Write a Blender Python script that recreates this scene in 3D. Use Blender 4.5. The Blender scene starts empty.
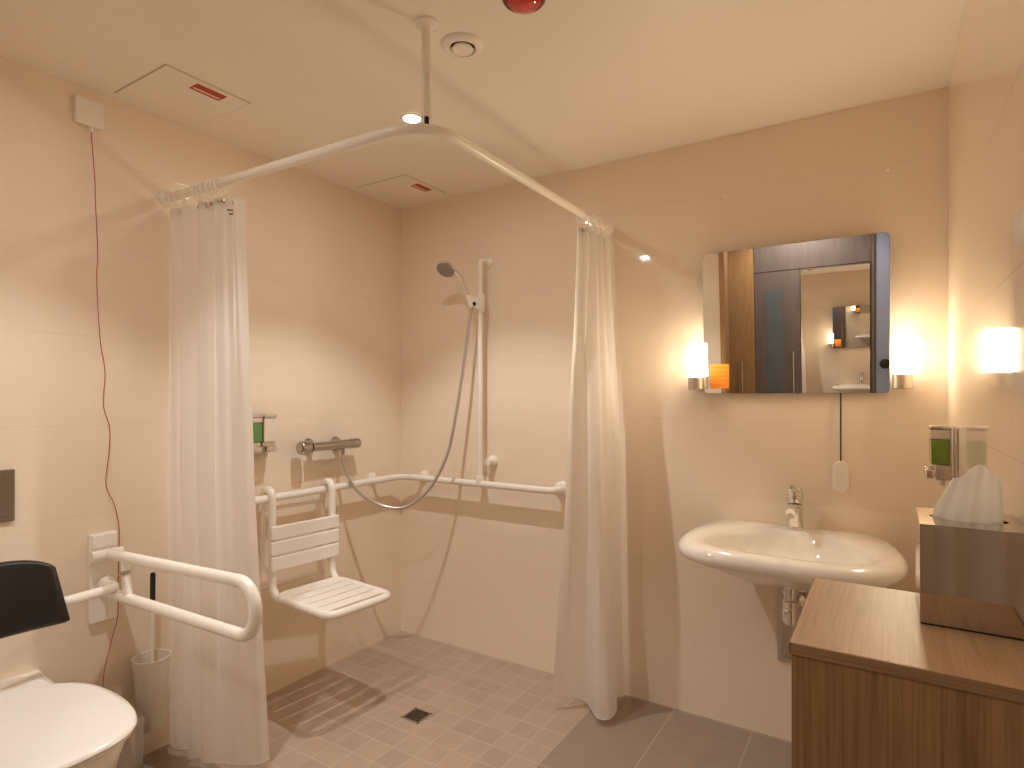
import bpy, bmesh, math, random
from mathutils import Vector, Matrix
PI = math.pi
random.seed(4)
sc = bpy.context.scene
COL = sc.collection

# ------------------------------------------------------------------ helpers
def V(*a): return Vector(a)

def box(bm, x0, x1, y0, y1, z0, z1, bevel=0.0, seg=2, M=None):
    t = bmesh.new()
    bmesh.ops.create_cube(t, size=1.0)
    for v in t.verts:
        v.co = Vector(((x0+x1)/2+v.co.x*(x1-x0), (y0+y1)/2+v.co.y*(y1-y0), (z0+z1)/2+v.co.z*(z1-z0)))
    if bevel > 0:
        bmesh.ops.bevel(t, geom=list(t.edges), offset=bevel, segments=seg, profile=0.5, affect='EDGES')
    merge(bm, t, M)

def merge(bm, t, M=None):
    if M is not None:
        bmesh.ops.transform(t, matrix=M, verts=t.verts)
    me = bpy.data.meshes.new('tmp')
    t.to_mesh(me); t.free()
    bm.from_mesh(me)
    bpy.data.meshes.remove(me)

def fillet(pts, r, n=8):
    """Round the inner corners of a polyline."""
    pts = [Vector(p) for p in pts]
    rs = r if isinstance(r, (list, tuple)) else [r]*len(pts)
    out = [pts[0]]
    for i in range(1, len(pts)-1):
        a, b, c = pts[i-1], pts[i], pts[i+1]
        u = (a-b); w = (c-b)
        lu, lw = u.length, w.length
        u.normalize(); w.normalize()
        ang = u.angle(w)
        if ang > PI-0.02 or rs[i] <= 0:
            out.append(b); continue
        d = min(rs[i]/math.tan(ang/2), lu*0.49, lw*0.49)
        rr = d*math.tan(ang/2)
        bis = (u+w).normalized()
        cen = b + bis*(rr/math.sin(ang/2))
        p0 = b+u*d; p1 = b+w*d
        v0 = p0-cen; v1 = p1-cen
        tot = v0.angle(v1); ax = v0.cross(v1).normalized()
        for k in range(n+1):
            out.append(cen + Matrix.Rotation(tot*k/n, 3, ax) @ v0)
    out.append(pts[-1])
    return out

def spline(pts, n=8, closed=False):
    """Catmull-Rom through points."""
    P = [Vector(p) for p in pts]
    out = []
    m = len(P)
    rng = range(m) if closed else range(m-1)
    for i in rng:
        if closed:
            p0, p1, p2, p3 = P[(i-1) % m], P[i], P[(i+1) % m], P[(i+2) % m]
        else:
            p0 = P[i-1] if i > 0 else P[0]*2-P[1]
            p1, p2 = P[i], P[i+1]
            p3 = P[i+2] if i+2 < m else P[-1]*2-P[-2]
        for k in range(n):
            t = k/n
            out.append(0.5*((2*p1)+(p2-p0)*t+(2*p0-5*p1+4*p2-p3)*t*t+(3*p1-p0-3*p2+p3)*t**3))
    if not closed: out.append(P[-1])
    return out

def tube(bm, path, r, seg=16, cap=True, closed=False):
    path = [Vector(p) for p in path]
    q = [path[0]]
    for p in path[1:]:
        if (p-q[-1]).length > 1e-5: q.append(p)
    path = q
    n = len(path)
    rad = r if isinstance(r, (list, tuple)) else [r]*n
    def tan(i):
        if closed: return (path[(i+1) % n]-path[(i-1) % n]).normalized()
        if i == 0: return (path[1]-path[0]).normalized()
        if i == n-1: return (path[-1]-path[-2]).normalized()
        return ((path[i+1]-path[i]).normalized()+(path[i]-path[i-1]).normalized()).normalized()
    t0 = tan(0)
    nrm = t0.orthogonal().normalized()
    rings = []
    prev = t0
    for i in range(n):
        t = tan(i)
        ax = prev.cross(t)
        if ax.length > 1e-8:
            nrm = Matrix.Rotation(prev.angle(t), 3, ax.normalized()) @ nrm
        nrm = (nrm - t*nrm.dot(t)).normalized()
        b = t.cross(nrm)
        rings.append([bm.verts.new(path[i]+(nrm*math.cos(2*PI*k/seg)+b*math.sin(2*PI*k/seg))*rad[i]) for k in range(seg)])
        prev = t
    last = n if closed else n-1
    for i in range(last):
        a, c = rings[i], rings[(i+1) % n]
        for k in range(seg):
            bm.faces.new((a[k], a[(k+1) % seg], c[(k+1) % seg], c[k]))
    if cap and not closed:
        bm.faces.new(list(reversed(rings[0]))); bm.faces.new(rings[-1])

def lathe(bm, prof, cen=(0, 0, 0), seg=32, axis='Z', M=None):
    """prof: list of (r, h). Revolved about axis through cen."""
    t = bmesh.new()
    rings = []
    for r, h in prof:
        if r < 1e-6:
            rings.append([t.verts.new((0, 0, h))])
        else:
            rings.append([t.verts.new((r*math.cos(2*PI*k/seg), r*math.sin(2*PI*k/seg), h)) for k in range(seg)])
    for a, b in zip(rings, rings[1:]):
        if len(a) == 1 and len(b) == 1: continue
        for k in range(seg):
            if len(a) == 1: t.faces.new((a[0], b[(k+1) % seg], b[k]))
            elif len(b) == 1: t.faces.new((a[k], a[(k+1) % seg], b[0]))
            else: t.faces.new((a[k], a[(k+1) % seg], b[(k+1) % seg], b[k]))
    if axis == 'X': A = Matrix.Rotation(PI/2, 4, 'Y')       # +h -> +X
    elif axis == 'Y': A = Matrix.Rotation(-PI/2, 4, 'X')    # +h -> +Y
    elif isinstance(axis, Vector): A = Vector((0, 0, 1)).rotation_difference(axis.normalized()).to_matrix().to_4x4()
    else: A = Matrix.Identity(4)
    X = Matrix.Translation(Vector(cen)) @ A
    if M is not None: X = M @ X
    merge(bm, t, X)

def loft(bm, rings, cap0=True, cap1=True, closed=True):
    R = [[bm.verts.new(p) for p in r] for r in rings]
    n = len(R[0])
    for a, b in zip(R, R[1:]):
        for k in range(n if closed else n-1):
            bm.faces.new((a[k], a[(k+1) % n], b[(k+1) % n], b[k]))
    if cap0: bm.faces.new(list(reversed(R[0])))
    if cap1: bm.faces.new(R[-1])

def prism(bm, outline, d, bevel=0.0, seg=2, M=None):
    """outline: 3D points of a planar face, extruded by vector d."""
    t = bmesh.new()
    a = [t.verts.new(p) for p in outline]
    b = [t.verts.new(Vector(p)+Vector(d)) for p in outline]
    n = len(a)
    t.faces.new(a); t.faces.new(list(reversed(b)))
    for k in range(n): t.faces.new((a[k], b[k], b[(k+1) % n], a[(k+1) % n]))
    bmesh.ops.recalc_face_normals(t, faces=t.faces)
    if bevel > 0:
        ed = [e for e in t.edges if len(e.link_faces) == 2 and e.calc_face_angle(0) > 0.9]
        bmesh.ops.bevel(t, geom=ed, offset=bevel, segments=seg, profile=0.5, affect='EDGES')
    merge(bm, t, M)

def rrect(cx, cy, w, h, r, n=6):
    """rounded rectangle outline in 2D."""
    pts = []
    for (sx, sy, a0) in ((1, 1, 0), (-1, 1, PI/2), (-1, -1, PI), (1, -1, 3*PI/2)):
        for k in range(n+1):
            a = a0+PI/2*k/n
            pts.append((cx+sx*(w/2-r)+r*math.cos(a), cy+sy*(h/2-r)+r*math.sin(a)))
    return pts

def obj(name, bm, mat, parent=None, smooth=True, ang=35, recalc=True):
    if recalc: bmesh.ops.recalc_face_normals(bm, faces=bm.faces)
    off = root_loc(parent)
    if parent is not None:
        bmesh.ops.translate(bm, verts=bm.verts, vec=-off)
    me = bpy.data.meshes.new(name)
    bm.to_mesh(me); bm.free()
    if smooth:
        for p in me.polygons: p.use_smooth = True
        me.set_sharp_from_angle(angle=math.radians(ang))
    for m in (mat if isinstance(mat, (list, tuple)) else [mat]): me.materials.append(m)
    o = bpy.data.objects.new(name, me)
    COL.objects.link(o)
    if parent is not None: o.parent = parent
    if smooth and ang == 35:
        wn = o.modifiers.new('weighted_normals', 'WEIGHTED_NORMAL'); wn.keep_sharp = True; wn.weight = 80
    return o

def root_loc(p):
    v = Vector((0, 0, 0))
    while p is not None:
        v += p.location; p = p.parent
    return v

def tag(o, label, cat, group=None):
    o['label'] = label; o['category'] = cat
    if group: o['group'] = group
    return o

def thing(name, label, cat, loc, group=None):
    o = bpy.data.objects.new(name, None); COL.objects.link(o)
    o.empty_display_size = 0.05
    o.location = loc
    return tag(o, label, cat, group)

def struct(name, bm, mat, smooth=False):
    o = obj(name, bm, mat, None, smooth)
    o['kind'] = 'structure'
    return o

def dup(root, loc, label):
    r = root.copy(); COL.objects.link(r); r.location = loc; r['label'] = label
    for ch in list(root.children):
        c = ch.copy(); COL.objects.link(c); c.parent = r
        for g in list(ch.children):
            d = g.copy(); COL.objects.link(d); d.parent = c
    return r

# ------------------------------------------------------------------ materials
def mat(name, col, rough=0.5, metal=0.0, spec=0.5, bump=None, noise=None, **kw):
    m = bpy.data.materials.new(name); m.use_nodes = True
    nt = m.node_tree; b = nt.nodes['Principled BSDF']
    b.inputs['Base Color'].default_value = (*col, 1)
    b.inputs['Roughness'].default_value = rough
    b.inputs['Metallic'].default_value = metal
    b.inputs['Specular IOR Level'].default_value = spec
    for k, v in kw.items():
        b.inputs[k.replace('_', ' ')].default_value = v
    if noise or bump:
        tc = nt.nodes.new('ShaderNodeTexCoord')
        nz = nt.nodes.new('ShaderNodeTexNoise')
        sclv = (noise or bump)[0]
        nz.inputs['Scale'].default_value = sclv
        nz.inputs['Detail'].default_value = 4
        nt.links.new(tc.outputs['Object'], nz.inputs['Vector'])
        if noise:
            mx = nt.nodes.new('ShaderNodeMixRGB')
            mx.inputs[1].default_value = (*col, 1)
            mx.inputs[2].default_value = (*noise[1], 1)
            nt.links.new(nz.outputs['Fac'], mx.inputs[0])
            nt.links.new(mx.outputs[0], b.inputs['Base Color'])
        if bump:
            bp = nt.nodes.new('ShaderNodeBump')
            bp.inputs['Strength'].default_value = bump[1]
            bp.inputs['Distance'].default_value = 0.002
            nt.links.new(nz.outputs['Fac'], bp.inputs['Height'])
            nt.links.new(bp.outputs[0], b.inputs['Normal'])
    return m

class NG:
    """tiny node-building helper"""
    def __init__(s, m): s.nt = m.node_tree; s.b = s.nt.nodes['Principled BSDF']
    def n(s, t, **kw):
        x = s.nt.nodes.new(t)
        for k, v in kw.items(): setattr(x, k, v)
        return x
    def link(s, a, b): s.nt.links.new(a, b)
    def math(s, op, a, b=None, c=None):
        x = s.n('ShaderNodeMath', operation=op)
        for i, v in enumerate((a, b, c)):
            if v is None: continue
            if isinstance(v, (int, float)): x.inputs[i].default_value = v
            else: s.link(v, x.inputs[i])
        return x.outputs[0]
    def joint(s, coord, pitch, off, w):
        """1 on a joint line of width w, 0 elsewhere"""
        f = s.math('FRACT', s.math('DIVIDE', s.math('SUBTRACT', coord, off), pitch))
        d = s.math('MULTIPLY', s.math('MINIMUM', f, s.math('SUBTRACT', 1.0, f)), pitch)
        mr = s.n('ShaderNodeMapRange', interpolation_type='SMOOTHSTEP')
        s.link(d, mr.inputs['Value'])
        mr.inputs['From Min'].default_value = w*0.35; mr.inputs['From Max'].default_value = w*0.75
        mr.inputs['To Min'].default_value = 1; mr.inputs['To Max'].default_value = 0
        return mr.outputs[0]
    def cell(s, coord, pitch, off):
        return s.math('FLOOR', s.math('DIVIDE', s.math('SUBTRACT', coord, off), pitch))
    def mix(s, f, a, b, blend='MIX'):
        x = s.n('ShaderNodeMixRGB', blend_type=blend)
        for i, v in ((0, f), (1, a), (2, b)):
            if isinstance(v, tuple): x.inputs[i].default_value = (*v, 1)
            elif isinstance(v, (int, float)): x.inputs[i].default_value = v
            else: s.link(v, x.inputs[i])
        return x.outputs[0]

VJ = {'cream_tile_right': 1.0}
def wall_tile(name, axis, off_u):
    m = mat(name, (0.8, 0.7, 0.6), 0.07, 0, 0.5)
    g = NG(m)
    pos = g.n('ShaderNodeNewGeometry').outputs['Position']
    sep = g.n('ShaderNodeSeparateXYZ'); g.link(pos, sep.inputs[0])
    u = sep.outputs[axis]; z = sep.outputs['Z']
    jh = g.joint(z, 0.2955, 0.0, 0.0032)
    jv = g.joint(u, 1.200, off_u, 0.0032)
    j = g.math('MAXIMUM', jh, g.math('MULTIPLY', jv, VJ.get(name, 0.25)))
    nz = g.n('ShaderNodeTexNoise'); nz.inputs['Scale'].default_value = 1.7; nz.inputs['Detail'].default_value = 3
    g.link(pos, nz.inputs['Vector'])
    base = g.mix(nz.outputs['Fac'], TILE_A, TILE_B)
    g.link(g.mix(g.math('MULTIPLY', j, 0.34 if 'right' in name else 0.11), base, (0.42, 0.30, 0.2)), g.b.inputs['Base Color'])
    g.link(g.math('ADD', g.math('MULTIPLY', j, 0.12), 0.05), g.b.inputs['Roughness'])
    bp = g.n('ShaderNodeBump'); bp.inputs['Strength'].default_value = 0.04; bp.inputs['Distance'].default_value = 0.001
    bp.invert = True
    g.link(j, bp.inputs['Height']); g.link(bp.outputs[0], g.b.inputs['Normal'])
    return m

TILE_A = (0.855, 0.735, 0.60); TILE_B = (0.875, 0.755, 0.62)
M = {}
M['tileX'] = wall_tile('cream_tile_back', 'X', 0.30)
M['tileY'] = wall_tile('cream_tile_side', 'Y', -1.165)
M['tileR'] = wall_tile('cream_tile_right', 'Y', -1.165)
M['ceiling'] = mat('ceiling_paint', (0.86, 0.80, 0.715), 0.45, bump=(60, 0.05))

# floor: large grey-beige tiles and, in the shower, 10 cm mosaic
def floor_mat():
    m = mat('floor_tile', (0.4, 0.33, 0.27), 0.42)
    g = NG(m)
    pos = g.n('ShaderNodeNewGeometry').outputs['Position']
    sep = g.n('ShaderNodeSeparateXYZ'); g.link(pos, sep.inputs[0])
    x, y = sep.outputs['X'], sep.outputs['Y']
    ins = g.math('MULTIPLY', g.math('LESS_THAN', x, 1.212), g.math('GREATER_THAN', y, -1.209))
    jm = g.math('MAXIMUM', g.joint(x, 0.1, 0.012, 0.0062), g.joint(y, 0.1, -0.009, 0.0062))
    jb = g.math('MAXIMUM', g.joint(x, 0.3, 0.0, 0.005), g.joint(y, 0.6, -0.009, 0.005))
    j = g.mix(ins, jb, jm)
    # per-tile tint
    cx = g.cell(x, 0.1, 0.012); cy = g.cell(y, 0.1, -0.009)
    cmb = g.n('ShaderNodeCombineXYZ'); g.link(cx, cmb.inputs[0]); g.link(cy, cmb.inputs[1])
    wn = g.n('ShaderNodeTexWhiteNoise', noise_dimensions='2D'); g.link(cmb.outputs[0], wn.inputs['Vector'])
    nz = g.n('ShaderNodeTexNoise'); nz.inputs['Scale'].default_value = 9; nz.inputs['Detail'].default_value = 8; nz.inputs['Roughness'].default_value = 0.65
    g.link(pos, nz.inputs['Vector'])
    ca = g.mix(nz.outputs['Fac'], (0.275, 0.213, 0.167), (0.375, 0.293, 0.23))
    tint = g.mix(wn.outputs['Value'], (1.28, 1.28, 1.30), (1.44, 1.42, 1.42))
    cm = g.mix(1.0, ca, tint, 'MULTIPLY')
    c = g.mix(ins, ca, cm)
    c = g.mix(g.math('MULTIPLY', j, 0.42), c, (0.60, 0.50, 0.40))
    g.link(c, g.b.inputs['Base Color'])
    bp = g.n('ShaderNodeBump'); bp.inputs['Strength'].default_value = 0.3; bp.inputs['Distance'].default_value = 0.001
    g.link(nz.outputs['Fac'], bp.inputs['Height']); g.link(bp.outputs[0], g.b.inputs['Normal'])
    return m
M['floor'] = floor_mat()

def wood_mat(name, a, b, rough=0.4, axis='Z', scale=1.0):
    m = mat(name, a, rough)
    g = NG(m)
    tc = g.n('ShaderNodeNewGeometry').outputs['Position']
    mp = g.n('ShaderNodeMapping'); g.link(tc, mp.inputs[0])
    s = {'X': (2.2, 26, 26), 'Y': (26, 2.2, 26), 'Z': (26, 26, 2.2)}[axis]
    mp.inputs['Scale'].default_value = tuple(k*scale for k in s)
    n1 = g.n('ShaderNodeTexNoise'); n1.inputs['Scale'].default_value = 1.0; n1.inputs['Detail'].default_value = 6
    n1.inputs['Distortion'].default_value = 0.8
    g.link(mp.outputs[0], n1.inputs['Vector'])
    mp2 = g.n('ShaderNodeMapping'); g.link(tc, mp2.inputs[0])
    s2 = {'X': (6, 260, 260), 'Y': (260, 6, 260), 'Z': (260, 260, 6)}[axis]
    mp2.inputs['Scale'].default_value = s2
    n2 = g.n('ShaderNodeTexNoise'); n2.inputs['Scale'].default_value = 1.0; n2.inputs['Detail'].default_value = 3
    g.link(mp2.outputs[0], n2.inputs['Vector'])
    f = g.math('ADD', g.math('MULTIPLY', n1.outputs['Fac'], 0.5), g.math('MULTIPLY', n2.outputs['Fac'], 0.7))
    r = g.n('ShaderNodeValToRGB')
    r.color_ramp.elements[0].position = 0.40; r.color_ramp.elements[0].color = (*b, 1)
    r.color_ramp.elements[1].position = 0.80; r.color_ramp.elements[1].color = (*a, 1)
    g.link(f, r.inputs[0]); g.link(r.outputs[0], g.b.inputs['Base Color'])
    bp = g.n('ShaderNodeBump'); bp.inputs['Strength'].default_value = 0.15; bp.inputs['Distance'].default_value = 0.001
    g.link(n2.outputs['Fac'], bp.inputs['Height']); g.link(bp.outputs[0], g.b.inputs['Normal'])
    return m
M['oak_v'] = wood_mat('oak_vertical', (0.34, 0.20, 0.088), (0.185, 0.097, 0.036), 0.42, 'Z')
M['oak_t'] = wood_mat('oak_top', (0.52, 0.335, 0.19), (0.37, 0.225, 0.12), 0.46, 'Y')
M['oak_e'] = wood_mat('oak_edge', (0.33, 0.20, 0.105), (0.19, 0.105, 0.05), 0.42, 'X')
M['oak_hall'] = wood_mat('oak_hall', (0.50, 0.29, 0.13), (0.33, 0.17, 0.07), 0.4, 'Z', 0.6)
M['grey_wood'] = wood_mat('grey_wood', (0.20, 0.155, 0.135), (0.13, 0.10, 0.09), 0.4, 'Z', 0.6)
M['white_plastic'] = mat('white_plastic', (0.86, 0.81, 0.75), 0.3, bump=(300, 0.02))
M['white_enamel'] = mat('white_enamel', (0.87, 0.82, 0.75), 0.25)
M['ceramic'] = mat('ceramic', (0.88, 0.84, 0.79), 0.07, Coat_Weight=0.4)
M['lid'] = mat('lid_plastic', (0.87, 0.84, 0.81), 0.16)
M['chrome'] = mat('chrome', (0.82, 0.80, 0.78), 0.08, 1.0)
M['steel'] = mat('brushed_steel', (0.62, 0.57, 0.52), 0.28, 1.0, bump=(400, 0.05))
M['polished'] = mat('polished_steel', (0.55, 0.47, 0.385), 0.045, 1.0)
M['chrome_dark_reflection'] = mat('chrome_dark_reflection', (0.50, 0.46, 0.42), 0.16, 1.0)  # darker base colour stands in for dark surroundings reflected in chrome
M['lamp_base'] = mat('lamp_base_satin', (0.62, 0.55, 0.46), 0.42, 0.7)
M['flush_metal'] = mat('flush_plate_metal', (0.36, 0.33, 0.30), 0.22, 1.0)
M['hose'] = mat('hose_metal', (0.60, 0.57, 0.54), 0.3, 0.9)
M['black'] = mat('black_vinyl', (0.012, 0.010, 0.009), 0.38, bump=(250, 0.08))
M['black_plastic'] = mat('black_plastic', (0.01, 0.009, 0.008), 0.45)
M['dark'] = mat('dark_slot', (0.02, 0.016, 0.012), 0.8)
M['red'] = mat('red_label', (0.42, 0.025, 0.02), 0.5)
M['white_print'] = mat('white_print', (0.85, 0.78, 0.7), 0.5)
M['red_cord'] = mat('red_cord', (0.42, 0.045, 0.03), 0.6)
M['dark_cord'] = mat('dark_cord', (0.03, 0.025, 0.018), 0.7)
M['red_base'] = mat('red_beacon_base', (0.15, 0.004, 0.006), 0.3)
M['red_lens'] = mat('red_lens', (0.55, 0.02, 0.02), 0.08, Coat_Weight=0.6)
M['mirror'] = mat('mirror_glass', (0.93, 0.93, 0.92), 0.005, 1.0)
M['mirror_edge'] = mat('mirror_edge', (0.13, 0.12, 0.10), 0.2)
M['orange'] = mat('orange_card', (0.93, 0.30, 0.03), 0.4)
M['orange_line'] = mat('orange_line', (0.85, 0.21, 0.015), 0.4)
M['paper'] = mat('tissue_paper', (0.88, 0.84, 0.80), 0.9)
def paper_mat():
    m = bpy.data.materials.new('tissue_paper'); m.use_nodes = True
    nt = m.node_tree; nt.nodes.clear()
    out = nt.nodes.new('ShaderNodeOutputMaterial')
    d = nt.nodes.new('ShaderNodeBsdfDiffuse'); t = nt.nodes.new('ShaderNodeBsdfTranslucent')
    mx = nt.nodes.new('ShaderNodeMixShader'); mx.inputs[0].default_value = 0.5
    d.inputs['Color'].default_value = (0.90, 0.87, 0.83, 1); t.inputs['Color'].default_value = (0.90, 0.87, 0.83, 1)
    nt.links.new(d.outputs[0], mx.inputs[1]); nt.links.new(t.outputs[0], mx.inputs[2]); nt.links.new(mx.outputs[0], out.inputs[0])
    return m
M['paper'] = paper_mat()
M['green_soap'] = mat('green_soap', (0.16, 0.24, 0.03), 0.12, Coat_Weight=0.5)
M['green_soap2'] = mat('green_soap_shower', (0.10, 0.24, 0.07), 0.12, Coat_Weight=0.5)
M['clear'] = mat('clear_plastic', (0.62, 0.55, 0.47), 0.1, Coat_Weight=0.5)
M['white_soap'] = mat('white_soap', (0.78, 0.70, 0.60), 0.15, Coat_Weight=0.5)
M['frost'] = mat('frosted_glass', (0.86, 0.80, 0.72), 0.35, Alpha=0.55)
M['hall_wall'] = mat('hall_wall', (0.72, 0.65, 0.56), 0.6)
M['daylight_blue'] = mat('door_daylight_tint', (0.36, 0.41, 0.56), 0.5)  # bluish daylight on the hall door, put into its base colour
M['glass_grey'] = mat('grey_glass', (0.12, 0.14, 0.15), 0.15)
M['grate'] = mat('grate_steel', (0.22, 0.19, 0.15), 0.4, 1.0)
M['grey_face'] = mat('shower_face', (0.30, 0.27, 0.25), 0.4)
M['print'] = mat('dark_print', (0.16, 0.13, 0.11), 0.6)

# curtain: thin woven polyester, lets some light through
def cloth_mat():
    m = bpy.data.materials.new('curtain_fabric'); m.use_nodes = True
    nt = m.node_tree; nt.nodes.clear()
    out = nt.nodes.new('ShaderNodeOutputMaterial')
    d = nt.nodes.new('ShaderNodeBsdfDiffuse'); t = nt.nodes.new('ShaderNodeBsdfTranslucent')
    mx = nt.nodes.new('ShaderNodeMixShader'); mx.inputs[0].default_value = 0.54
    d.inputs['Color'].default_value = (0.90, 0.865, 0.835, 1)
    t.inputs['Color'].default_value = (0.90, 0.86, 0.82, 1)
    tc = nt.nodes.new('ShaderNodeTexCoord')
    mp = nt.nodes.new('ShaderNodeMapping'); mp.inputs['Scale'].default_value = (1, 1, 0.12)
    nz = nt.nodes.new('ShaderNodeTexNoise'); nz.inputs['Scale'].default_value = 60; nz.inputs['Detail'].default_value = 3
    bp = nt.nodes.new('ShaderNodeBump'); bp.inputs['Strength'].default_value = 0.04; bp.inputs['Distance'].default_value = 0.004
    nt.links.new(tc.outputs['Object'], mp.inputs[0]); nt.links.new(mp.outputs[0], nz.inputs['Vector'])
    nt.links.new(nz.outputs['Fac'], bp.inputs['Height'])
    nt.links.new(bp.outputs[0], d.inputs['Normal']); nt.links.new(bp.outputs[0], t.inputs['Normal'])
    nt.links.new(d.outputs[0], mx.inputs[1]); nt.links.new(t.outputs[0], mx.inputs[2])
    nt.links.new(mx.outputs[0], out.inputs[0])
    return m
M['cloth'] = cloth_mat()

def emit(name, col, s):
    m = bpy.data.materials.new(name); m.use_nodes = True
    nt = m.node_tree; nt.nodes.clear()
    o = nt.nodes.new('ShaderNodeOutputMaterial'); e = nt.nodes.new('ShaderNodeEmission')
    e.inputs[0].default_value = (*col, 1); e.inputs[1].default_value = s
    nt.links.new(e.outputs[0], o.inputs[0])
    return m
SCONCE = 122.0
DOWN1 = 37.0
DOWN2 = 31.0
M['sconce_glow'] = emit('lamp_glass_lit', (1.0, 0.81, 0.56), SCONCE)
M['sconce_back'] = emit('lamp_glass_back', (1.0, 0.82, 0.58), 11.0)
M['down_glow'] = emit('downlight_lit', (1.0, 0.95, 0.88), 290)

# ------------------------------------------------------------------ camera
FPX, CX, CY = 593.0, 512.0, 394.3
H = 2.29
yaw = math.atan(374.7/593.5)
fw = V(-math.sin(yaw), math.cos(yaw), 0)
CAM = V(2.2303, -2.4012, 1.2835)
cd = bpy.data.cameras.new('camera'); co = bpy.data.objects.new('camera', cd); COL.objects.link(co)
co.location = CAM
co.rotation_euler = (PI/2, 0, yaw)
cd.sensor_width = 36.0; cd.lens = FPX/1024*36.0
cd.shift_y = (CY-384)/1024
cd.clip_start = 0.02
sc.camera = co

# ------------------------------------------------------------------ room
W = 2.400
YE = -2.52          # entrance wall
YH = -3.42          # hall back wall
bm = bmesh.new(); box(bm, -0.9, 2.52, -3.6, 0.12, -0.1, 0.0); struct('floor', bm, M['floor'])
bm = bmesh.new(); box(bm, -0.12, W+0.12, YE-0.1, 0.12, H, H+0.3); struct('ceiling', bm, M['ceiling'])
bm = bmesh.new(); box(bm, -0.12, W+0.12, 0.0, 0.12, 0, H); struct('wall_back', bm, M['tileX'])
bm = bmesh.new(); box(bm, -0.12, 0.0, YE, 0.0, 0, H); struct('wall_left', bm, M['tileY'])
bm = bmesh.new(); box(bm, W, W+0.12, YE, 0.0, 0, H); struct('wall_right', bm, M['tileR'])
bm = bmesh.new(); box(bm, -0.12, 1.12, YE-0.1, YE, 0, H); struct('wall_entrance', bm, M['tileX'])
bm = bmesh.new(); box(bm, 1.12, 1.16, YE-0.12, YE+0.012, 0, H, 0.004); struct('trim_1', bm, M['oak_hall'])
# hall behind the doorway
bm = bmesh.new(); box(bm, -0.9, 2.52, YE-0.1-1.0, YE-0.1, 2.62, 2.72); struct('ceiling_hall', bm, M['hall_wall'])
bm = bmesh.new(); box(bm, -0.9, 2.52, YH-0.12, YH, 0, 2.62); struct('wall_hall', bm, M['hall_wall'])
bm = bmesh.new(); box(bm, W, W+0.12, YH, YE, 0, 2.62); struct('wall_hall_right', bm, M['hall_wall'])
bm = bmesh.new(); box(bm, -0.9, -0.78, YH, YE-0.1, 0, 2.62); struct('wall_hall_left', bm, M['hall_wall'])
bm = bmesh.new(); box(bm, -0.78, W, YE-0.1, YE-0.06, H+0.3, 2.62); struct('wall_hall_header', bm, M['hall_wall'])
# ------------------------------------------------------------------ hall wardrobe (seen in the mirror)
w = thing('wardrobe', 'tall hall wardrobe with oak, grey and mirrored doors, seen reflected in the mirror', 'wardrobe', (1.5, YH+0.05, 0))
y0, y1 = YH+0.002, YH+0.05
bm = bmesh.new(); box(bm, 0.2, 2.150, y0, y1-0.02, 0.0, 2.55); obj('carcass', bm, M['grey_wood'], w)
bm = bmesh.new(); box(bm, 0.70, 1.225, y1-0.018, y1, 0.03, 2.54, 0.002); d1 = obj('door', bm, M['oak_hall'], w)
bm = bmesh.new(); tube(bm, fillet([(1.118, y1-0.002, 0.80), (1.118, y1+0.035, 0.80), (1.118, y1+0.035, 1.27), (1.118, y1-0.002, 1.27)], 0.012), 0.008, 12); obj('handle', bm, M['chrome'], d1)
bm = bmesh.new(); box(bm, 1.229, 1.598, y1-0.018, y1, 0.03, 2.055, 0.002); d2 = obj('door', bm, M['grey_wood'], w)
bm = bmesh.new(); tube(bm, fillet([(1.545, y1-0.002, 0.80), (1.545, y1+0.035, 0.80), (1.545, y1+0.035, 1.35), (1.545, y1-0.002, 1.35)], 0.012), 0.008, 12); obj('handle', bm, M['chrome'], d2)
bm = bmesh.new(); box(bm, 1.32, 1.46, y1, y1+0.003, 0.2, 1.90, 0.001); obj('glass_inset', bm, M['glass_grey'], d2)
bm = bmesh.new(); box(bm, 1.229, 2.126, y1-0.018, y1+0.004, 2.060, 2.54, 0.003); obj('top_panel', bm, M['grey_wood'], w)
bm = bmesh.new(); box(bm, 1.602, 2.12, y1-0.018, y1, 0.03, 2.055, 0.002); d3 = obj('door', bm, M['grey_wood'], w)
bm = bmesh.new(); box(bm, 1.606, 2.116, y1, y1+0.004, 0.05, 2.045); obj('mirror_panel', bm, M['mirror'], d3, smooth=False)
bm = bmesh.new(); box(bm, 2.128, 2.150, y1-0.03, y1+0.012, 0.0, 2.55, 0.003); obj('side_panel', bm, M['grey_wood'], w)
hp_ = thing('cupboard_door', 'narrow door tinted blue-grey for daylight, with a black disc standing in for the reflected camera, at the right edge of the mirror view', 'door panel', (2.21, YH+0.03, 0))
bm = bmesh.new(); box(bm, 2.153, 2.272, YH+0.002, YH+0.05, 0.0, 2.55, 0.003); obj('door_panel', bm, M['daylight_blue'], hp_)
bm = bmesh.new(); lathe(bm, [(0, 0), (0.012, 0), (0.012, 0.02), (0.03, 0.028), (0.040, 0.042), (0.036, 0.056), (0, 0.062)], (2.222, YH+0.05, 1.225), 24, axis='Y'); obj('camera_stand_in', bm, M['black_plastic'], hp_)  # black disc standing in for the camera reflected in the mirror

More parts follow.
